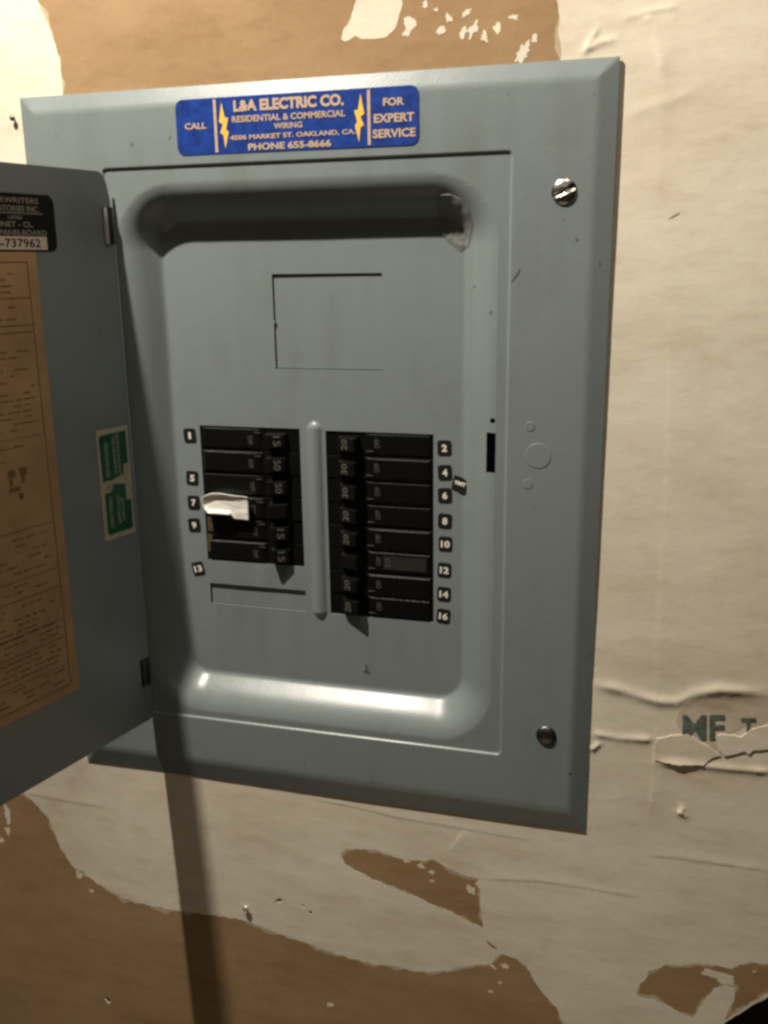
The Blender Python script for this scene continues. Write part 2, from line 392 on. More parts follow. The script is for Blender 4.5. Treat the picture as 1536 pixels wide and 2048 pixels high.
def ridge(x, z):
    s = 0.0; q = Vector((x, z))
    for (l, h, w, k), b in zip(RID, RB):
        if not (b[0] < x < b[1] and b[2] < z < b[3]): continue
        best = 1e9; sg = 0; tt = 0; n = len(l) - 1
        for i in range(n):
            a, c = l[i], l[i + 1]; d = c - a; t = max(0, min(1, (q - a).dot(d) / d.length_squared)); e = q - (a + d * t)
            if e.length < best: best = e.length; sg = 1 if d.x * e.y - d.y * e.x > 0 else -1; tt = (i + t) / n
        fade = min(1, 8 * tt + 0.05) * min(1, 8 * (1 - tt) + 0.05)
        hh = h * (0.75 + 0.5 * noise.noise(Vector((x * 40, z * 40, 1.7))))
        if k == 'r': s += fade * hh * math.exp(-(best / w) ** 2)
        else:       # a lifted edge: steep on its lower side, long on its upper side
            s += fade * hh * (math.exp(-(best / (5 * w)) ** 2) if sg > 0 else math.exp(-(best / (0.45 * w)) ** 2))
    return s
def paper_y(x, z):
    return -und(x, z) - 0.00013 - 0.00008 * abs(noise.noise(Vector((x * 60, z * 45, 0.3)))) - ridge(x, z)
extra = []
for l, h, w, k in RID:
    for i in range(len(l) - 1):
        a, c = l[i], l[i + 1]; d = c - a; n = Vector((-d.y, d.x)).normalized(); m = max(2, int(d.length / 0.0022))
        for j in range(m):
            for o in (-3, -1.9, -1.1, -0.5, 0, 0.5, 1.1, 1.9, 3):
                q = a + d * ((j + random.random() * .6) / m) + n * o * w * 0.75; extra.append((q.x, q.y))
pl = sheet('white_paper_layer', [(RX0 + .001, RZ0 + .001), (RX1 - .001, RZ0 + .001), (RX1 - .001, RZ1 - .001), (RX0 + .001, RZ1 - .001)],
           [box_hole, tb, lb, isl, isl2, isr, slit, corner] + pits[1:], paper_y, 0.00014, [MT['white']], wall, 0.0050, VIS, extra)
tag(pl, 'off white painted paper facing with creases and torn edges')

# the tear is layered: a thin ragged ring of the paper's pale core shows between the white face and the brown
def ring(poly, seed, lo, hi):
    sg = 1 if sum(poly[i - 1][0] * poly[i][1] - poly[i][0] * poly[i - 1][1] for i in range(len(poly))) > 0 else -1
    outp, inp = [], []; n = len(poly)
    for i in range(n):
        a, b = Vector(poly[i - 2]), Vector(poly[(i + 2) % n]); d = (b - a).normalized() if (b - a).length > 1e-7 else Vector((1, 0)); nr = Vector((-d.y, d.x)) * sg
        p = Vector(poly[i]); w = lo + hi * max(0, noise.noise(Vector((p.x * 70, p.y * 70, seed))) + .12) + 0.0005 * noise.noise(Vector((p.x * 800, p.y * 800, seed)))
        inp.append(tuple(p + nr * max(0.0001, w))); outp.append(tuple(p - nr * 0.0015))
    return outp, inp
for k, q in enumerate((tb, lb, isl, isr)):
    o_, i_ = ring(q, 70 + k, 0.0003, 0.0060)
    sheet('torn_paper_edge', o_, [i_, box_hole, corner], lambda x, z: -und(x, z) - 0.00006, 0.00004, [MT['core']], wall)

# scraps of white paper left on the brown
def scrap(poly, seed, name='paper_scrap', m='white', lift=0.00014, extra_y=0.0, amp=0.0009, on=None):
    poly = rag(poly, 0.0016, amp, True, seed)
    return sheet(name, poly, [], lambda x, z: (on(x, z) if on else -und(x, z)) - lift - extra_y - 0.00015 * abs(noise.noise(Vector((x * 90, z * 90, seed)))), lift * 0.95, [MT[m]], wall,
                 0.003, (min(p[0] for p in poly), max(p[0] for p in poly), min(p[1] for p in poly), max(p[1] for p in poly)))
scrap(P2([(714, -12), (708, 20), (698, 45), (688, 58), (683, 78), (690, 84), (702, 80), (712, 72), (724, 78), (750, 79), (776, 74), (790, 58), (800, 35), (806, 8), (800, -14)]), 11)
scrap(P2([(808, 35), (818, 32), (830, 40), (833, 52), (822, 62), (818, 72), (804, 70), (812, 60), (808, 50)]), 12)
for i, (x, y, rx, ry, an) in enumerate([(883, 63, 8, 5, 10), (898, 37, 5, 8, 0), (948, 57, 7, 13, -25), (927, 65, 5, 7, -15), (1028, 34, 8, 4, -20), (969, 76, 5, 9, 10),
        (995, 56, 5, 7, 0), (1046, 107, 7, 16, -35), (1068, 78, 4, 6, -20), (933, 26, 8, 4, 30), (851, 8, 6, 5, 0), (872, 20, 4, 4, 0),
        (158, 1752, 7, 9, 20), (183, 1783, 6, 4, 0), (812, 1720, 15, 4, -22), (842, 1733, 8, 4, -15), (863, 1745, 5, 4, 0), (943, 1780, 7, 11, 20), (864, 1763, 4, 3, 0),
        (985, 1933, 9, 3, -25), (1010, 1932, 7, 5, -30), (982, 1983, 5, 3, 0), (1000, 1965, 4, 3, 0), (14, 1628, 8, 22, 5), (14, 1662, 6, 9, 10), (3, 1682, 5, 6, 0),
        (1440, 1956, 30, 10, -10), (660, 2010, 9, 5, 35), (1510, 1943, 5, 3, 0)]):
    scrap(blob(x, y, rx, ry, an, 26, i, 0.45), 20 + i, amp=0.0009)
# torn joint tape around the faded print at the right
scrap(P2([(1352, 1440), (1360, 1420), (1374, 1404), (1398, 1392), (1440, 1384), (1500, 1388), (1560, 1392), (1560, 1452), (1488, 1454), (1440, 1478), (1443, 1500), (1430, 1512), (1405, 1496), (1380, 1480), (1360, 1462)]), 60, 'torn_paper_patch', 'tornpaper', 0.00012, 0.0, on=paper_y)
def ink_text(body, x0, x1, y0, y1, seed=0, cut=None):
    a, b, c = at(x0, y1), at(x1, y1), at(x0, y0)
    v, f, _ = text_geo(body, 0.03)
    mb = MB(); vs = []
    for p, q in v:
        w = a + (b - a) * p + (c - a) * q; vs.append((w.x, paper_y(w.x, w.z) - 0.00055, w.z))
    mb.add(vs, f); return mb.build('printed_letters', MT['greenink'], wall)
ink_text('ME', 1365, 1450, 1430, 1480); ink_text('T', 1482, 1512, 1436, 1474)
scrap(P2([(1312, 1476), (1345, 1470), (1377, 1467), (1395, 1481), (1418, 1494), (1440, 1509), (1424, 1515), (1406, 1530), (1350, 1526), (1309, 1519)]), 61, 'torn_paper_flap', 'white', 0.0009, 0.0, on=paper_y)
scrap(P2([(1430, 1472), (1441, 1467), (1466, 1470), (1484, 1474), (1500, 1458), (1560, 1444), (1560, 1496), (1506, 1500), (1498, 1508), (1490, 1502), (1472, 1507), (1447, 1511), (1436, 1494)]), 62, 'torn_paper_flap', 'white', 0.0010, 0.0, on=paper_y)

# nails
def nail(px, py, r, label, m):
    c = at(px, py, -0.001); t = bpy.data.objects.new('nail', None); COL.objects.link(t); t.location = (c.x, paper_y(c.x, c.z), c.z)
    mb = MB(); n = 14; prof = [(0.0, -.0044), (r * .6, -.0042), (r, -.0034), (r, -.0026), (r * .35, -.0024)]
    vs = [(q * math.cos(2 * math.pi * k / n), y, q * math.sin(2 * math.pi * k / n)) for q, y in prof for k in range(n)]
    mb.add(vs, [(a * n + k, a * n + (k + 1) % n, (a + 1) * n + (k + 1) % n, (a + 1) * n + k) for a in range(len(prof) - 1) for k in range(n)])
    mb.build('head', MT[m], t, smooth=True)
    mb = MB(); q = r * .38; vs = [(q * math.cos(2 * math.pi * k / 8), y, q * math.sin(2 * math.pi * k / 8)) for y in (-.0026, .012) for k in range(8)]
    mb.add(vs, [(k, (k + 1) % 8, 8 + (k + 1) % 8, 8 + k) for k in range(8)]); mb.build('shank', MT[m], t)
    tag(t, label, 'nail')
nail(493, 1815, 0.0032, 'bright nail head standing proud at the torn paper edge below the panel', 'nail')
nail(28, 237, 0.0022, 'small dark nail beside the panel cover\'s top corner above the open door', 'dsteel')

# ------------------------------------------------------------------ the electrical panel
panel = bpy.data.objects.new('electrical_panel', None); COL.objects.link(panel); panel.location = (0, 0, 0)
tag(panel, 'grey metal breaker panel with its door open, set into the wall', 'breaker panel')
YF, YR, YD = -0.0066, -0.0051, 0.0164         # face of the cover, door recess, floor of the dish

fl = [at(330, 600, YD).x, at(928, 1000, YD).x, at(650, 1368, YD).z, at(600, 440, YD).z]      # floor of the dish
RXA, RXB, RZA, RZB = 0.0709, 0.3895, 0.0612, 0.5209                                         # door recess
def smin(a, b, k):
    h = max(k - abs(a - b), 0) / k; return min(a, b) - h * h * k * 0.25
def smax(a, b, k): return -smin(-a, -b, k)
def sd_rr(x, z, x0, x1, z0, z1, r):
    qx = abs(x - (x0 + x1) / 2) - (x1 - x0) / 2 + r; qz = abs(z - (z0 + z1) / 2) - (z1 - z0) / 2 + r
    return min(max(qx, qz), 0) + math.hypot(max(qx, 0), max(qz, 0)) - r
def sst(t): t = max(0, min(1, t)); return t * t * (3 - 2 * t)
RIBX = (at(612, 860, YD).x + at(646, 860, YD).x) / 2
RZ_ = (at(638, 1232, YD).z, at(624, 846, YD).z)
def cover_y(x, z):
    e = min(x / 0.0135, (W - x) / 0.0135, (H - z) / 0.0125, z / 0.0185)
    lip = -0.0011 - 0.0019 * sst(z / H) * (0.35 + 0.65 * x / W)
    y = lip + (YF - lip) * smin(max(e, 0), 1.0, 0.22)
    sd = sd_rr(x, z, RXA, RXB, RZA, RZB, 0.003)
    y += (YR - YF) * sst(0.5 - sd / 0.0016)
    if RXA < x < RXB and RZA < z < RZB:
        s = sd_rr(x, z, fl[0], fl[1], fl[2], fl[3], 0.021)
        D = YD - YR
        dep = smax(0.0, D - max(s, -0.05) * 1.12, 0.0125)
        dep = smin(dep, D, 0.0016)
        y = max(y, YR + dep) if dep > 0.0003 else y
        if abs(x - RIBX) < 0.008:
            zz = max(RZ_[0] + .005 - z, z - RZ_[1] + .005, 0); rr = math.hypot(x - RIBX, zz)
            if rr < 0.0062: y -= 0.0030 * math.cos(rr / 0.0062 * math.pi / 2) ** 0.8
    y += 0.00025 * noise.noise(Vector((x * 9, z * 9, 5))) + 0.00006 * noise.noise(Vector((x * 55, z * 70, 2.5))) + 0.00002 * noise.noise(Vector((x * 190, z * 190, 7.5)))
    return y

def rect(p0, p1, p2, p3, Y):
    q = [at(*p, Y) for p in (p0, p1, p2, p3)]
    return ((q[0].x + q[3].x) / 2, (q[1].x + q[2].x) / 2, (q[2].z + q[3].z) / 2, (q[0].z + q[1].z) / 2)
BR = rect((650, 862), (866, 868), (868, 1245), (662, 1228), YD)
BL = rect((400, 850), (600, 858), (608, 1133), (415, 1120), YD)
BK = rect((420, 1167), (612, 1180), (612, 1222), (423, 1207), YD)
MK = rect((543, 547), (765, 547), (765, 741), (552, 738), YD)
ls = rect((971, 866), (992, 866), (990, 947), (972, 947), YR)
hd = at(985, 842, YR)
holes = [BR, BL, BK, MK, ls]
def lines(a, b, step, feats, fine=()):
    v = set(); n = int(round((b - a) / step))
    for i in range(n + 1): v.add(round(a + (b - a) * i / n, 6))
    for q in feats:
        for o in (-.0008, -.0004, 0, .0004, .0008): v.add(round(q + o, 6))
    for lo, hi, st in fine:
        for i in range(int((hi - lo) / st) + 1): v.add(round(lo + i * st, 6))
    ex = [round(h, 6) for h in hard]
    out = []
    for q in sorted(v | set(ex)):
        if q < a - 1e-9 or q > b + 1e-9: continue
        if out and q - out[-1] < 0.00025:
            if q in ex: out[-1] = q
            continue
        out.append(q)
    return out
hard = [h[0] for h in holes] + [h[1] for h in holes] + [0, W]
XS = lines(0, W, 0.0017, [RXA, RXB], [(hd.x - .003, hd.x + .003, .0004), (0.010, 0.017, .0006), (W - .017, W - .010, .0006), (RIBX - .0066, RIBX + .0066, .0009)])
hard = [h[2] for h in holes] + [h[3] for h in holes] + [0, H]
ZS = lines(0, H, 0.0017, [RZA, RZB], [(hd.z - .003, hd.z + .003, .0004), (0.014, 0.022, .0006), (H - .016, H - .009, .0006), (RZ_[0] - .001, RZ_[0] + .005, .0008), (RZ_[1] - .005, RZ_[1] + .001, .0008)])
nx, nz = len(XS), len(ZS)
vs = [(x, cover_y(x, z), z - 0.0018 * max(0, 1 - z / 0.02)) for x in XS for z in ZS]
fs = []
def in_hole(x, z):
    if math.hypot(x - hd.x, z - hd.z) < 0.0021: return True
    return any(h[0] < x < h[1] and h[2] < z < h[3] for h in holes)
for i in range(nx - 1):
    for j in range(nz - 1):
        if in_hole((XS[i] + XS[i + 1]) / 2, (ZS[j] + ZS[j + 1]) / 2): continue
        fs.append((i * nz + j, (i + 1) * nz + j, (i + 1) * nz + j + 1, i * nz + j + 1))
nsm = len(fs); cnt = {}
for t in fs:
    for k in range(4):
        a, b = t[k], t[(k + 1) % 4]
        if (b, a) in cnt: del cnt[(b, a)]
        else: cnt[(a, b)] = 1
bk = {}; ft_ = {}
for (a, b) in cnt:
    q = []; g = []
    for i in (a, b):
        if i not in bk:
            bk[i] = len(vs); p = vs[i]; edge = p[0] in (0, W) or p[2] < 0 or p[2] == H
            vs.append((p[0], p[1] + (min(0.0016, -p[1] - .0004) if edge else 0.0018), p[2]))
        q.append(bk[i])
        if i not in ft_: ft_[i] = len(vs); vs.append(vs[i])
        g.append(ft_[i])
    fs.append((g[1], g[0], q[0], q[1]))
# duplicate the rim vertices so the cut edges shade crisply
me = bpy.data.meshes.new('cover_plate'); me.from_pydata(vs, [], fs); me.materials.append(MT['paint'])
me.polygons.foreach_set('use_smooth', [i < nsm for i in range(len(fs))])
cover = link('cover_plate', me, panel)
print('cover faces', len(fs))

mb = MB()
x0, x1, z0, z1, yb = 0.024, W - 0.024, 0.024, H - 0.024, 0.092
mb.add([(x0, 0.002, z0), (x1, 0.002, z0), (x1, 0.002, z1), (x0, 0.002, z1), (x0, yb, z0), (x1, yb, z0), (x1, yb, z1), (x0, yb, z1)],
       [(4, 5, 6, 7), (0, 1, 5, 4), (1, 2, 6, 5), (2, 3, 7, 6), (3, 0, 4, 7)])
mb.build('back_box', MT['box'], panel)
mb = MB(); mb.box(ls[0] - .004, ls[1] + .004, YR + .016, YR + .017, ls[2] - .004, hd.z + .006); mb.build('latch_backing', MT['box'], panel)

# twist-out blanks: sheet pushed back a little along three sides
def knockout(r, d_in, d_out, name):
    g = 0.0006; m = MB()
    ya, yb_ = YD + d_in, YD + d_out
    v = [(r[0] + g, ya, r[2] + g), (r[1] + .0002, yb_, r[2] + g), (r[1] + .0002, yb_, r[3] - g), (r[0] + g, ya, r[3] - g)]
    m.add(v + [(a, b + .0016, c) for a, b, c in v], [(0, 1, 2, 3), (7, 6, 5, 4), (0, 4, 5, 1), (1, 5, 6, 2), (2, 6, 7, 3), (3, 7, 4, 0)])
    m.build(name, MT['paint'], panel)
knockout(MK, 0.0016, 0.0013, 'knockout_plate'); knockout(BK, 0.0020, 0.0020, 'knockout_plate')
m = MB(); m.box(MK[0] - .0002, MK[0] + .0012, YD - .0003, YD + .002, (MK[2] + MK[3]) / 2 - .001, (MK[2] + MK[3]) / 2 + .001); m.build('knockout_tab', MT['paint'], panel)

# small stamped discs to the right of the latch
def disc(px, py, r, h, name='stamped_disc'):
    c = at(px, py, YF); n = 36; prof = [(r, 0.0004), (r, -h * .35), (r * .98, -h * .85), (r * .94, -h), (r * .90, -h), (r * .5, -h), (0.0001, -h)]
    m = MB(); vs = [(q * math.cos(2 * math.pi * k / n), y, q * math.sin(2 * math.pi * k / n)) for q, y in prof for k in range(n)]
    m.add(vs, [(a * n + k, a * n + (k + 1) % n, (a + 1) * n + (k + 1) % n, (a + 1) * n + k) for a in range(len(prof) - 1) for k in range(n)])
    m.build(name, MT['paint'], panel, (c.x, cover_y(c.x, c.z), c.z), smooth=True)
disc(1076, 912, 0.0096, 0.00028); disc(1060, 853, 0.0036, 0.00028); disc(1055, 968, 0.0037, 0.00028)

# cover screws: domed slotted heads
def screw(px, py, r, ang, m, slot=True):
    c = at(px, py, YF - .001); N = 40; R = 12; mb = MB(); vs = []; fs = []
    t = math.radians(ang); g = 0.11 * 2 * r
    for a in range(R + 1):
        for k in range(N):
            q = r * a / R; x, z = q * math.cos(2 * math.pi * k / N), q * math.sin(2 * math.pi * k / N)
            h = 0.0034 * math.sqrt(max(0, 1 - (a / R) ** 2 * 0.93)) - 0.0004
            dd = -x * math.sin(t) + z * math.cos(t)
            if slot and a < R: h -= 0.0016 * sst((g - abs(dd)) / (g * .5))
            vs.append((x, -h, z))
    for a in range(R):
        for k in range(N): fs.append((a * N + k, a * N + (k + 1) % N, (a + 1) * N + (k + 1) % N, (a + 1) * N + k))
    k0 = len(vs); vs += [(r * math.cos(2 * math.pi * k / N), 0.0006, r * math.sin(2 * math.pi * k / N)) for k in range(N)]
    fs += [(R * N + k, R * N + (k + 1) % N, k0 + (k + 1) % N, k0 + k) for k in range(N)]
    mb.add(vs, fs); return mb.build('cover_screw', MT[m], panel, (c.x, cover_y(c.x, c.z), c.z), smooth=True)
tag(screw(1128, 383, 0.0088, 22, 'steel'), 'bright slotted screw head'); tag(screw(1092, 1472, 0.0080, 70, 'dsteel', False), 'dull dark domed screw head')

# ------------------------------------------------------------------ breakers (drawn for the right bank; the left bank is the same turned half round)
pitch = (BR[3] - BR[2]) / 8
LEN = BR[1] - BR[0]
FACE = YD + 0.0006
def X_of(px, py, Y): return at(px, py, Y).x - BR[0]
hx_tip0 = X_of(672, 900, YD - .0095); hx_out = X_of(713, 900, YD - .004)
offx = X_of(755, 900, FACE)
def body_mesh():
    m = MB(); h = pitch / 2 - 0.00035
    m.box(0.0006, LEN - 0.0006, 0.0, 0.045, -h, h)
    # raised shoulder around the handle and a shallow lengthwise rib
    o = m.build('circuit_breaker', MT['bake'], None, bevel=0.0006); me = o.data; bpy.data.objects.remove(o); return me
def shoulder_mesh():
    m = MB(); h = pitch / 2 - 0.0022
    v = [(hx_out + .006, -.0002), (hx_out + .010, -.0016), (LEN - .004, -.0016), (LEN - .002, -.0002)]
    vs = [(x, y, s * (h if y < -.001 else h + .0010)) for s in (-1, 1) for x, y in v]
    m.add(vs, [(0, 1, 2, 3), (7, 6, 5, 4), (0, 4, 5, 1), (1, 5, 6, 2), (2, 6, 7, 3)])
    o = m.build('face_plate', MT['bake'], None); me = o.data; bpy.data.objects.remove(o); return me
def handle_mesh():
    m = MB(); hz = 0.0062
    pr = [(hx_tip0 - .001, 0.001), (hx_tip0, -0.0050), (hx_tip0 + .0015, -.0058), (hx_out - .002, -0.0098), (hx_out - .0004, -.0094), (hx_out + .0015, 0.001)]
    n = len(pr); vs = [(x, y, s * hz * (1 if y > 0 else .88)) for s in (-1, 1) for x, y in pr]
    m.add(vs, [tuple(range(n)), tuple(range(2 * n - 1, n - 1, -1))] + [(i, i + n, (i + 1) % n + n, (i + 1) % n) for i in range(n)])
    o = m.build('handle', MT['bakeh'], None, bevel=0.0005); me = o.data; bpy.data.objects.remove(o); return me
bodyM, shM, hanM = body_mesh(), shoulder_mesh(), handle_mesh()
sl = (0.0098 - 0.0058) / (hx_out - .002 - hx_tip0 - .0015)
def breaker(bank, row, amp, word, dy=0.0, name_label=None, pale=False):
    if bank == 'R': loc = (BR[0], FACE + dy, BR[3] - (row + .5) * pitch); rot = 0
    else: loc = (BL[1], FACE + dy, BL[3] - (row + .5) * (BL[3] - BL[2]) / 6); rot = math.pi
    b = link('circuit_breaker', bodyM, panel, loc); b.rotation_euler = (0, rot, 0)
    link('face_plate', shM, b); link('handle', hanM, b)
    def lettering(txt, x, z, hgt, wid, y0, slope, m):
        mb = MB(); v, f, asp = text_geo(txt, 0.015)
        pts = []
        for a, c in v:       # reads upwards
            X, Z = x - (c - .5) * hgt, z + (a - .5) * wid
            pts.append((X, y0 - slope * (X - x) - .00035, Z))
        mb.add(pts, f); mb.build('lettering', MT[m], b)
    xm = hx_tip0 + .0058
    if amp: lettering(amp, xm, 0.0, .0054, .0086, -0.0058 - sl * (xm - hx_tip0 - .0015), sl, 'ratink')
    lettering(word, offx, 0.001, .0042, .0075, -.0018, 0, 'faint')
    mb = MB(); mb.box(offx - .009, offx - .0035, -.0021, -.0015, -.0058, -.0052); mb.build('index_line', MT['faint'], b)
    if pale:
        mb = MB(); mb.box(offx + .004, LEN - .006, -.0019, -.0014, -.0056, .0056); mb.build('face_label', MT['facelab'], b)
        lettering('20', offx + .008, 0.0, .0045, .0085, -.0021, 0, 'faint')
    if name_label: b['label'] = name_label
    return b
jit = [0.0006, -0.0006, 0.0001, 0.0008, -0.0003, 0.0002, -0.0007, 0.0003]
for i, a in enumerate(['20', '30', '30', '20', '20', '', '20', '20']): breaker('R', i, a, 'OFF', jit[i], 'black breaker with a worn grey face label' if i == 5 else None, i == 5)
for i, a in enumerate(['15', '50', '50', '', '15', '15']): breaker('L', i, a, 'OFF', jit[7 - i])
# tan insulation showing at the outer ends of the last left-hand breakers
for y0, y1 in ((1034, 1062), (1068, 1103)):
    a, b = at(415, y0, FACE), at(428, y1, FACE); mb = MB(); mb.box(a.x, b.x, FACE - .0012, FACE + .004, b.z, a.z); mb.build('insulation_strip', MT['tan'], panel, bevel=.0003)

# ------------------------------------------------------------------ number tags
def pT(Y):
    return lambda u, v, w: (u, Y - w, v)
def number_tag(txt, px, py, rot=0.0, w=0.0112, h=0.0122, Y=YD):
    c = at(px, py, Y); mb = MB()
    q = math.radians(rot); cs, sn = math.cos(q), math.sin(q)
    mb.slab([(u * cs - v * sn, u * sn + v * cs) for u, v in rrect(w, h, .0022, 4)], -.0002, .0004, 0, lambda u, v, ww: (u, -ww, v))
    t = mb.build('number_tag', MT['tagblk'], panel, (c.x, cover_y(c.x, c.z), c.z))
    mb = MB(); add_text(mb, txt, 0, 0, {1: .0042, 2: .0074, 3: .0080}[len(txt)] * (0.55 if txt == '1' else 1), .0058, .0007, lambda u, v, ww: (u, -ww, v), rot=rot, bold=0.045)
    mb.build('number', MT['tagwht'], t); return t
for txt, x, y, r in [('1', 380, 871, 3), ('5', 385, 956, -4), ('7', 388, 1005, 2), ('9', 389, 1050, 4), ('13', 397, 1137, 14),
                     ('2', 889, 896, 2), ('4', 890, 945, 4), ('6', 890, 991, 2), ('8', 890, 1042, -2), ('10', 891, 1088, 0), ('12', 889, 1140, -2), ('14', 888, 1188, -2), ('16', 887, 1232, -5)]:
    number_tag(txt, x, y, r)
# a curled tag beside 4 and 6
c = at(921, 968, YD); mb = MB(); n = 10
def cur(u): return 0.0006 + 0.0026 * (0.5 + u / .0124) ** 2
for k in range(n):
    u0, u1 = -.0062 + .0124 * k / n, -.0062 + .0124 * (k + 1) / n
    def hh(u): return .0058 - .0020 * max(0, (u + .001) / .006) ** 2
    mb.add([(u0, -cur(u0), -.0055), (u1, -cur(u1), -.0055), (u1, -cur(u1), hh(u1)), (u0, -cur(u0), hh(u0))], [(0, 1, 2, 3)])
vv, ff, _ = text_geo('9MT', 0.04)
mb.add([((a - .5) * .0094, -cur((a - .5) * .0094) - .0003, (b - .5) * .0034 + .0006) for a, b in vv], ff, 1)
t = mb.build('number_tag', [MT['tagblk'], MT['tagwht']], panel, (c.x, cover_y(c.x, c.z), c.z)); t.rotation_euler = (0, math.radians(13), 0)
t['label'] = 'curled black tag with worn white letters'
# inked triangle below the right bank
c = at(733, 1338, YD); mb = MB(); mb.add([(-.0032, -.0003, -.003), (.0036, -.0003, -.0034), (.0022, -.0003, -.0012), (.0004, -.0003, .0006), (-.0018, -.0003, -.0012)], [(0, 1, 2, 3, 4)])
mb.add([(.0014 * math.cos(k), -.0003, .0026 + .0014 * math.sin(k)) for k in (0, 1, 2.1, 3.1, 4.2, 5.2)], [(0, 1, 2, 3, 4, 5)])
mb.build('ink_mark', MT['scuff'], panel, (c.x, cover_y(c.x, c.z), c.z))
# scuffs on the enamel
rnd0 = random.Random(11)
def scuff_w(x, z, ln, an, wid):
    mb = MB(); vs = []
    for i in range(4):
        t = (i / 3 - .5) * ln; w = wid * (1, .9, .6, .2)[i]
        for sg in (-1, 1):
            a, c = x + t * math.cos(an) - sg * w * math.sin(an), z + t * math.sin(an) + sg * w * math.cos(an); vs.append((a, cover_y(a, c) - .00015, c))
    mb.add(vs, [(2 * i, 2 * i + 1, 2 * i + 3, 2 * i + 2) for i in range(3)]); mb.build('scratch', MT['scuff'], panel)
def scuff(pts, wid):
    q = [at(x, y, YF) for x, y in pts]; mb = MB(); vs = []
    for i, p in enumerate(q):
        d = (q[min(i + 1, len(q) - 1)] - q[max(i - 1, 0)]).normalized(); n = Vector((-d.z, 0, d.x)); w = wid * (1 if 0 < i < len(q) - 1 else .2)
        for s in (-1, 1):
            a = p + n * w * s; vs.append((a.x, cover_y(a.x, a.z) - .00025, a.z))
    mb.add(vs, [(2 * i, 2 * i + 1, 2 * i + 3, 2 * i + 2) for i in range(len(q) - 1)]); mb.build('scratch', MT['scuff'], panel)
scuff([(1040, 537), (1036, 546), (1031, 553), (1022, 565)], .0006)
scuff([(936, 577), (942, 575), (945, 571)], .0004)
for q in range(26):
    x, y = rnd0.uniform(0.015, W - .015), rnd0.uniform(0.02, H - .02)
    if RXA + .02 < x < RXB - .005 and RZA < y < RZB: continue
    scuff_w(x, y, rnd0.uniform(.0008, .004), rnd0.uniform(0, 3.1), rnd0.uniform(.00015, .0004))
scuff([(1136, 1545), (1140, 1548), (1142, 1546)], .0011)
scuff([(1150, 476), (1154, 480), (1157, 479)], .0008)

# ------------------------------------------------------------------ blue company sticker
sq = [at(350, 200, YF), at(838, 170, YF), at(838, 286, YF), at(357, 315, YF)]
sx0, sx1 = (sq[0].x + sq[3].x) / 2, (sq[1].x + sq[2].x) / 2; sz0, sz1 = (sq[2].z + sq[3].z) / 2, (sq[0].z + sq[1].z) / 2
SW, SH = sx1 - sx0, sz1 - sz0; scx, scz = (sx0 + sx1) / 2, (sz0 + sz1) / 2
sT = lambda u, v, w: (u, -w, v)
mb = MB(); mb.slab(rrect(SW, SH, .0060, 6), -.0004, .00015, 0, sT)
st = mb.build('company_sticker', MT['blue'], panel, (scx, YF - .0003, scz)); tag(st, 'blue foil sticker of an electrical contractor')
U = lambda a: (a - .5) * SW      # a, b: fractions across and up the sticker
V = lambda b: (b - .5) * SH
for a in (0.172, 0.806):
    mb = MB(); mb.box(U(a) - .0011, U(a) + .0011, -.0005, -.0001, V(0.03), V(0.97)); mb.build('stripe', MT['gold'], st)
def letters(items):
    for body, a, b, w, h, bo in items:
        mb = MB(); add_text(mb, body, U(a), V(b), w * SW, h * SH, .0005, sT, bold=bo); mb.build('lettering', MT['gold'], st)
letters([('CALL', 0.085, 0.52, 0.094, 0.115, .03), ('L&A ELECTRIC CO.', 0.480, 0.83, 0.455, 0.205, .05), ('RESIDENTIAL & COMMERCIAL', 0.478, 0.60, 0.468, 0.115, .025),
         ('WIRING', 0.478, 0.445, 0.118, 0.105, .025), ('4506 MARKET ST. OAKLAND, CA.', 0.492, 0.27, 0.520, 0.100, .03), ('PHONE 655-8666', 0.480, 0.10, 0.345, 0.125, .035),
         ('FOR', 0.903, 0.745, 0.082, 0.135, .035), ('EXPERT', 0.904, 0.475, 0.158, 0.150, .035), ('SERVICE', 0.904, 0.215, 0.168, 0.150, .035)])
def bolt(a, sgn):
    pts = [(.35, .98), (.62, .66), (.98, .66), (.70, .42), (.95, .36), (.55, .02), (.42, .30), (.08, .36), (.40, .52), (.02, .58)]
    mb = MB(); w, h = .0078, SH * .86
    mb.slab([(sgn * (p - .5) * w, (q - .5) * h) for p, q in (pts if sgn > 0 else pts[::-1])], .0001, .0005, 0, sT)
    o = mb.build('lightning_bolt', MT['yellow'], st, (U(a), 0, 0))
bolt(0.208, 1); bolt(0.768, -1)

# ------------------------------------------------------------------ the open door
HG = Vector((0.0759, -0.0110, 0)); ph = math.radians(104)
dv = Vector((math.cos(ph), -math.sin(ph), 0)); nv = Vector((-dv.y, dv.x, 0)) * 1.0
nv = (-dv).cross(Vector((0, 0, 1)))
def dT(s, z, w):
    p = HG + dv * s + nv * w; return (p.x, p.y, z)
DW, DZ0, DZ1 = 0.313, 0.056, 0.5185
out = [(0.0, DZ0)] + [(DW, DZ0), (DW, DZ1), (0.010, DZ1), (0.006, DZ1 - .0006), (0.003, DZ1 - .003), (0.0000, DZ1 - .009), (-.0022, DZ1 - .020), (-.0042, DZ1 - .045), (-.0042, DZ0 + .002)]
mb = MB(); mb.slab(out, -.0016, 0.0, 0, dT)
mb.slab([(DW - .0016, DZ0 + .002), (DW, DZ0 + .002), (DW, DZ1 - .002), (DW - .0016, DZ1 - .002)], 0.0, .011, 0, dT)
door = mb.build('door', MT['doorpaint'], panel); tag(door, 'open grey door seen on its inner face')
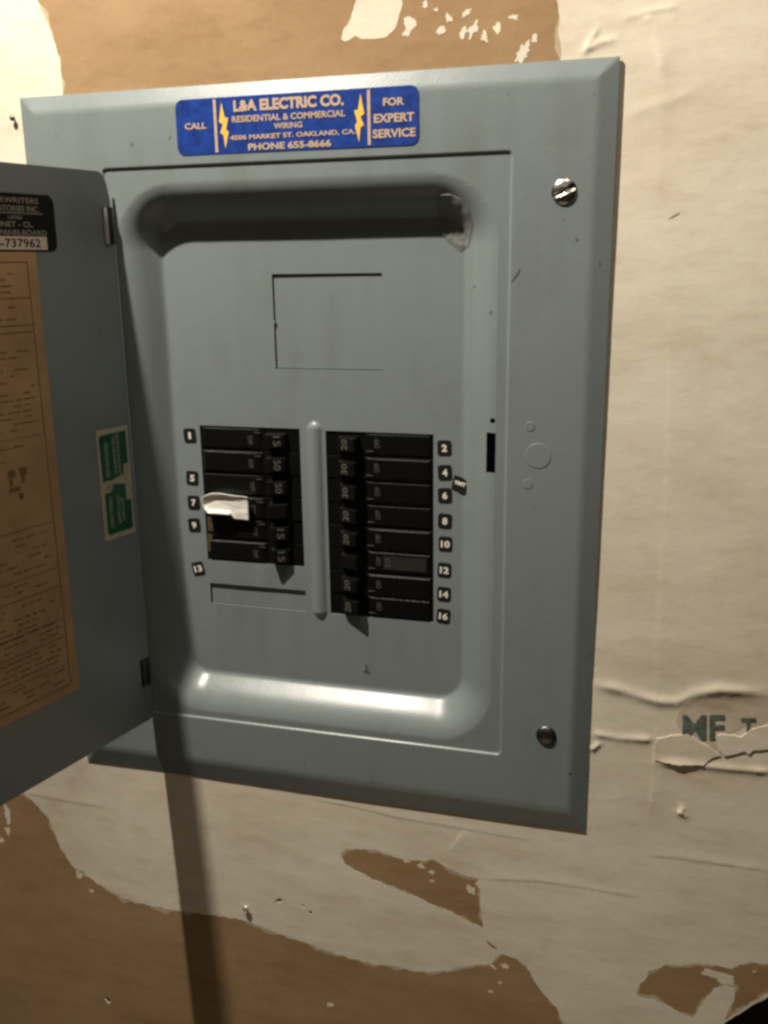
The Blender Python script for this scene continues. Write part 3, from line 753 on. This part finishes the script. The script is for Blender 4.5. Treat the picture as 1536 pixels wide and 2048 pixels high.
for z0, z1, m in ((0.4650, 0.4920, 'bright'), (0.0900, 0.1140, 'dsteel')):
    mb = MB(); mb.slab([(-.004, z0 - .0005), (.0068, z0 - .0005), (.0068, z1 + .0005), (-.004, z1 + .0005)], -.0004, .0003, 1, dT)
    n = 10; r = .0018
    vs = []; 
    for z in (z0, z1):
        for k in range(n): a = 2 * math.pi * k / n; vs.append(dT(.0045 + r * math.cos(a), z, .0006 + r * math.sin(a)))
    mb.add(vs, [(k, (k + 1) % n, n + (k + 1) % n, n + k) for k in range(n)] + [tuple(range(n)), tuple(range(2 * n - 1, n - 1, -1))], 0)
    mb.build('hinge', [MT[m], MT['tagblk']], door)

def dtext(mb, body, s, z, w, h, wo, mi, rot=0, bold=.02):
    """text on the door's inner face, (s,z) its centre; letters run towards the hinge"""
    add_text(mb, body, -s, z, w, h, wo, lambda u, v, ww: dT(-u, v, ww), mi, rot, bold)
# black data label
mb = MB(); L0, L1, B0, B1 = 0.0545, 0.1720, 0.4590, 0.4985
mb.slab([(-(u), v) for u, v in []] or [(a, b) for a, b in rrect(L1 - L0, B1 - B0, .006, 5, (L0 + L1) / 2, (B0 + B1) / 2)], .0001, .0004, 0, dT)
lines_ = [('UNDERWRITERS', .4945, .0034), ('LABORATORIES INC', .4888, .0036)]
dtext(mb, 'UNDERWRITERS', .0955, .4938, .054, .0036, .0006, 1); dtext(mb, 'LABORATORIES INC.', .0955, .4882, .054, .0040, .0006, 1)
mb.box(.066, .130, .4848, .4855, .0005, .0006, 1, lambda s, z, w: dT(s, z, w))
dtext(mb, 'LISTED', .0900, .4822, .012, .0024, .0006, 1); dtext(mb, 'CABINET - CL.', .0960, .4776, .042, .0036, .0006, 1)
dtext(mb, 'FOR PANELBOARD', .0915, .4720, .056, .0038, .0006, 1)
mb.box(.0640, .1500, .4603, .4694, .0005, .0006, 2, lambda s, z, w: dT(s, z, w))
dtext(mb, 'No. B-737962', .1000, .4649, .0600, .0060, .0008, 0, bold=.01)
mb.build('data_label', [MT['lblblk'], MT['lblwht'], MT['lblfield']], door)['label'] = 'black data label with a pale serial number field'

# aged directory sheet: ruled boxes and rows of faded print
mb = MB(); s0, s1, t0, t1 = 0.0752, 0.2450, 0.1165, 0.4588
mb.slab([(s0, t0 + .003), (s0 + .003, t0), (s1, t0), (s1, t1), (s0, t1)], .0001, .0003, 0, dT)
ib = lambda s, z, w: dT(s, z, w)
si = s0 + .0088
mb.box(si - .0004, si + .0002, t0 + .008, t1 - .007, .00035, .0005, 1, ib)
rows = [(t1 - .007, .9), (.4270, .9), (.4080, .9), (.4030, .9), (.3280, .35), (.2600, .7), (.2230, .6), (.2080, .9), (.1810, .4), (.1660, .8), (.1430, .5), (t0 + .008, .9)]
for z, k in rows: mb.box(si, s1 - .01, z - .0004 * k, z + .0004 * k, .00035, .0005, 1, ib)
rnd = random.Random(4)
def para(z_hi, z_lo, pitch_, hgt, left, right, dens=.75):
    z = z_hi
    while z > z_lo:
        s = si + left + rnd.uniform(0, .006)
        end = s1 - .012 - right
        while s < end:
            w = rnd.uniform(.004, .015)
            if rnd.random() < dens:
                n = max(2, int(w / .0014))
                for q in range(n):      # little strokes that read as print too faded to make out
                    h2 = hgt * rnd.uniform(.55, 1.0); a = s + q * .0014
                    mb.box(a, a + .0010, z - h2 / 2, z + h2 / 2 - hgt * .1, .00035, .00045, 1, ib)
            s += w + .0013
        z -= pitch_
para(.4440, .4300, .0042, .0019, .012, 0, .6); para(.4210, .4110, .0042, .0020, .010, 0, .7); para(.4056, .4050, .004, .0017, .016, 0, .5)
para(.3900, .3320, .0043, .0015, .004, 0, .62); para(.3220, .3120, .0046, .0014, .014, 0, .5)
for ds, dz, w, h in ((.020, .3010, .0065, .0055), (.030, .3005, .0065, .0055), (.022, .2950, .003, .006), (.027, .2900, .010, .0030), (.025, .2830, .004, .005), (.033, .2940, .003, .006)):
    mb.box(si + ds, si + ds + w, dz, dz + h, .00035, .00048, 1, ib)
para(.2540, .2280, .0050, .0014, .006, 0, .45); para(.2190, .2110, .0048, .0016, .006, 0, .55); para(.2030, .1690, .0046, .0018, .004, 0, .7)
para(.1620, .1470, .0046, .0019, .004, 0, .75); para(.1395, .1270, .0046, .0018, .003, 0, .7)
mb.build('directory_sheet', [MT['sheet'], MT['sheetink']], door)['label'] = 'aged brown directory sheet with ruled boxes and faded print'

# green sticker by the hinge edge, read from the side
mb = MB(); g0, g1, q0, q1 = -.0005, .0342, .2300, .3214
mb.slab(rrect(g1 - g0, q1 - q0, .0012, 3, (g0 + g1) / 2, (q0 + q1) / 2), .0001, .0004, 0, dT)
gc = (g0 + g1) / 2
def gpatch(poly): mb.slab(poly, .0004, .0006, 1, dT)
gpatch([(.0020, .3175), (.0300, .3170), (.0318, .3150), (.0310, .2790), (.0250, .2785), (.0080, .2820), (.0075, .2900), (.0022, .2905)])
gpatch([(.0018, .2590), (.0070, .2596), (.0072, .2735), (.0200, .2760), (.0225, .2700), (.0300, .2695), (.0305, .2370), (.0285, .2345), (.0025, .2345)])
n = 16; mb.slab([(.0262 + .0050 * math.cos(2 * math.pi * k / n), .2745 + .0050 * math.sin(2 * math.pi * k / n)) for k in range(n)], .0004, .0007, 0, dT)
for body, s, z, w, h in (('GROUNDED', .0250, .2965, .028, .0034), ('UNDERWRITERS', .0165, .2990, .031, .0032), ('LABORATORIES', .0120, .2990, .036, .0030),
                         ('CERTIFIED', .0250, .2530, .026, .0034), ('APPROVED', .0165, .2530, .024, .0032), ('CIRCUIT', .0120, .2530, .020, .0030), ('UL', .0262, .2745, .005, .0040)):
    dtext(mb, body, s, z, w, h, .0008, 1 if body == 'UL' else 2, rot=90)
mb.build('certification_sticker', [MT['cream'], MT['green'], MT['creamink']], door)['label'] = 'green and cream sticker with a torn worn middle'

# ------------------------------------------------------------------ things stuck on the panel
# white plastic strip over breaker 7: a dished tongue with rolled edges
def grid_thing(name, outline_top, outline_bot, hfun, thick, m, Y0, seed=0, nu=64, nv=36, smooth=True):
    """surface between a lower and an upper traced edge; hfun(a,b) = metres proud of Y0"""
    def samp(l, t):
        q = t * (len(l) - 1); i = min(int(q), len(l) - 2); return l[i] + (l[i + 1] - l[i]) * (q - i)
    top = [at(*p, Y0) for p in outline_top]; bot = [at(*p, Y0) for p in outline_bot]; vs = []
    for i in range(nu + 1):
        for j in range(nv + 1):
            p = samp(bot, i / nu); q = samp(top, i / nu); w = p + (q - p) * (j / nv); vs.append((w.x, Y0 - hfun(i / nu, j / nv), w.z))
    k = len(vs); vs += [(x, y + thick, z) for x, y, z in vs]; N = nv + 1; fs = []
    for i in range(nu):
        for j in range(nv):
            a = i * N + j; fs.append((a, a + N, a + N + 1, a + 1)); fs.append((k + a, k + a + 1, k + a + N + 1, k + a + N))
    rim = [i * N for i in range(nu + 1)] + [nu * N + j for j in range(1, N)] + [i * N + nv for i in range(nu - 1, -1, -1)] + [j for j in range(nv - 1, 0, -1)]
    for i in range(len(rim)):
        a, b = rim[i], rim[(i + 1) % len(rim)]; fs.append((a, k + a, k + b, b))
    mb = MB(); mb.add(vs, fs); o = mb.build(name, MT[m], None, smooth=smooth); return o
def strip_h(a, b):
    e = min(a * 3.1, (1 - b) * 1.0 + 0.02 + 0.10 * a, b * 0.9 + 0.03 + 0.25 * (a > .66))     # distance in from the rolled rim
    rim = 0.0030 * (1 - sst((e - 0.10) / 0.10)) * (1 - 0.45 * sst((a - .45) / .5))
    return 0.0058 + rim - 0.0010 * (1 - sst(e / 0.05)) + 0.0005 * math.sin(5 * a + 2 * b) + 0.0004 * noise.noise(Vector((a * 5, b * 4, 3))) + 0.0008 * sst((a - .9) / .1)
st7 = grid_thing('plastic_strip', [(411, 991), (419, 986), (431, 982), (447, 982), (462, 985), (480, 988), (502, 990)], [(414, 1002), (418, 1014), (425, 1023), (447, 1024), (468, 1026), (474, 1035), (503, 1037)], strip_h, .0012, 'putty', YD)
tag(st7, 'short white plastic strip stuck across the breaker at number 7', 'plastic strip')
# crumpled tape remnant in the top right corner of the dish
tp_t = [(872, 396), (884, 389), (900, 388), (920, 396), (937, 418), (946, 448)]; tp_b = [(876, 450), (880, 466), (894, 480), (908, 491), (921, 503), (938, 492)]
def tape_of():
    nu, nv = 34, 34; vs = []
    def samp(l, t):
        q = t * (len(l) - 1); i = min(int(q), len(l) - 2); return Vector(l[i]).lerp(Vector(l[i + 1]), q - i)
    for i in range(nu + 1):
        for j in range(nv + 1):
            p = samp(tp_b, i / nu).lerp(samp(tp_t, i / nu), j / nv)
            w = at(p.x, p.y, YR)
            for _ in range(12): w = at(p.x, p.y, cover_y(w.x, w.z) * .5 + w.y * .5)
            e = min(i, nu - i, j, nv - j) / 6; e = min(1, e)
            h = .0006 + e * (0.0006 + .0014 * abs(noise.noise(Vector((p.x / 22, p.y / 22, 2)))) + .0003 * noise.noise(Vector((p.x / 6, p.y / 6, 4))))
            w = at(p.x, p.y, w.y - h); vs.append(tuple(w))
    N = nv + 1; mb = MB(); k = len(vs); vs += [(x, y + .0004, z) for x, y, z in vs]
    fs = [(i * N + j, (i + 1) * N + j, (i + 1) * N + j + 1, i * N + j + 1) for i in range(nu) for j in range(nv)]
    fs += [tuple(k + q for q in reversed(f)) for f in fs]
    rim = [i * N for i in range(nu + 1)] + [nu * N + j for j in range(1, N)] + [i * N + nv for i in range(nu - 1, -1, -1)] + [j for j in range(nv - 1, 0, -1)]
    fs += [(rim[i], k + rim[i], k + rim[(i + 1) % len(rim)], rim[(i + 1) % len(rim)]) for i in range(len(rim))]
    mb.add(vs, fs); return mb.build('tape_scrap', MT['tape'], None, smooth=True)
tag(tape_of(), 'crumpled scrap of dirty clear tape in the panel\'s recessed corner', 'tape')
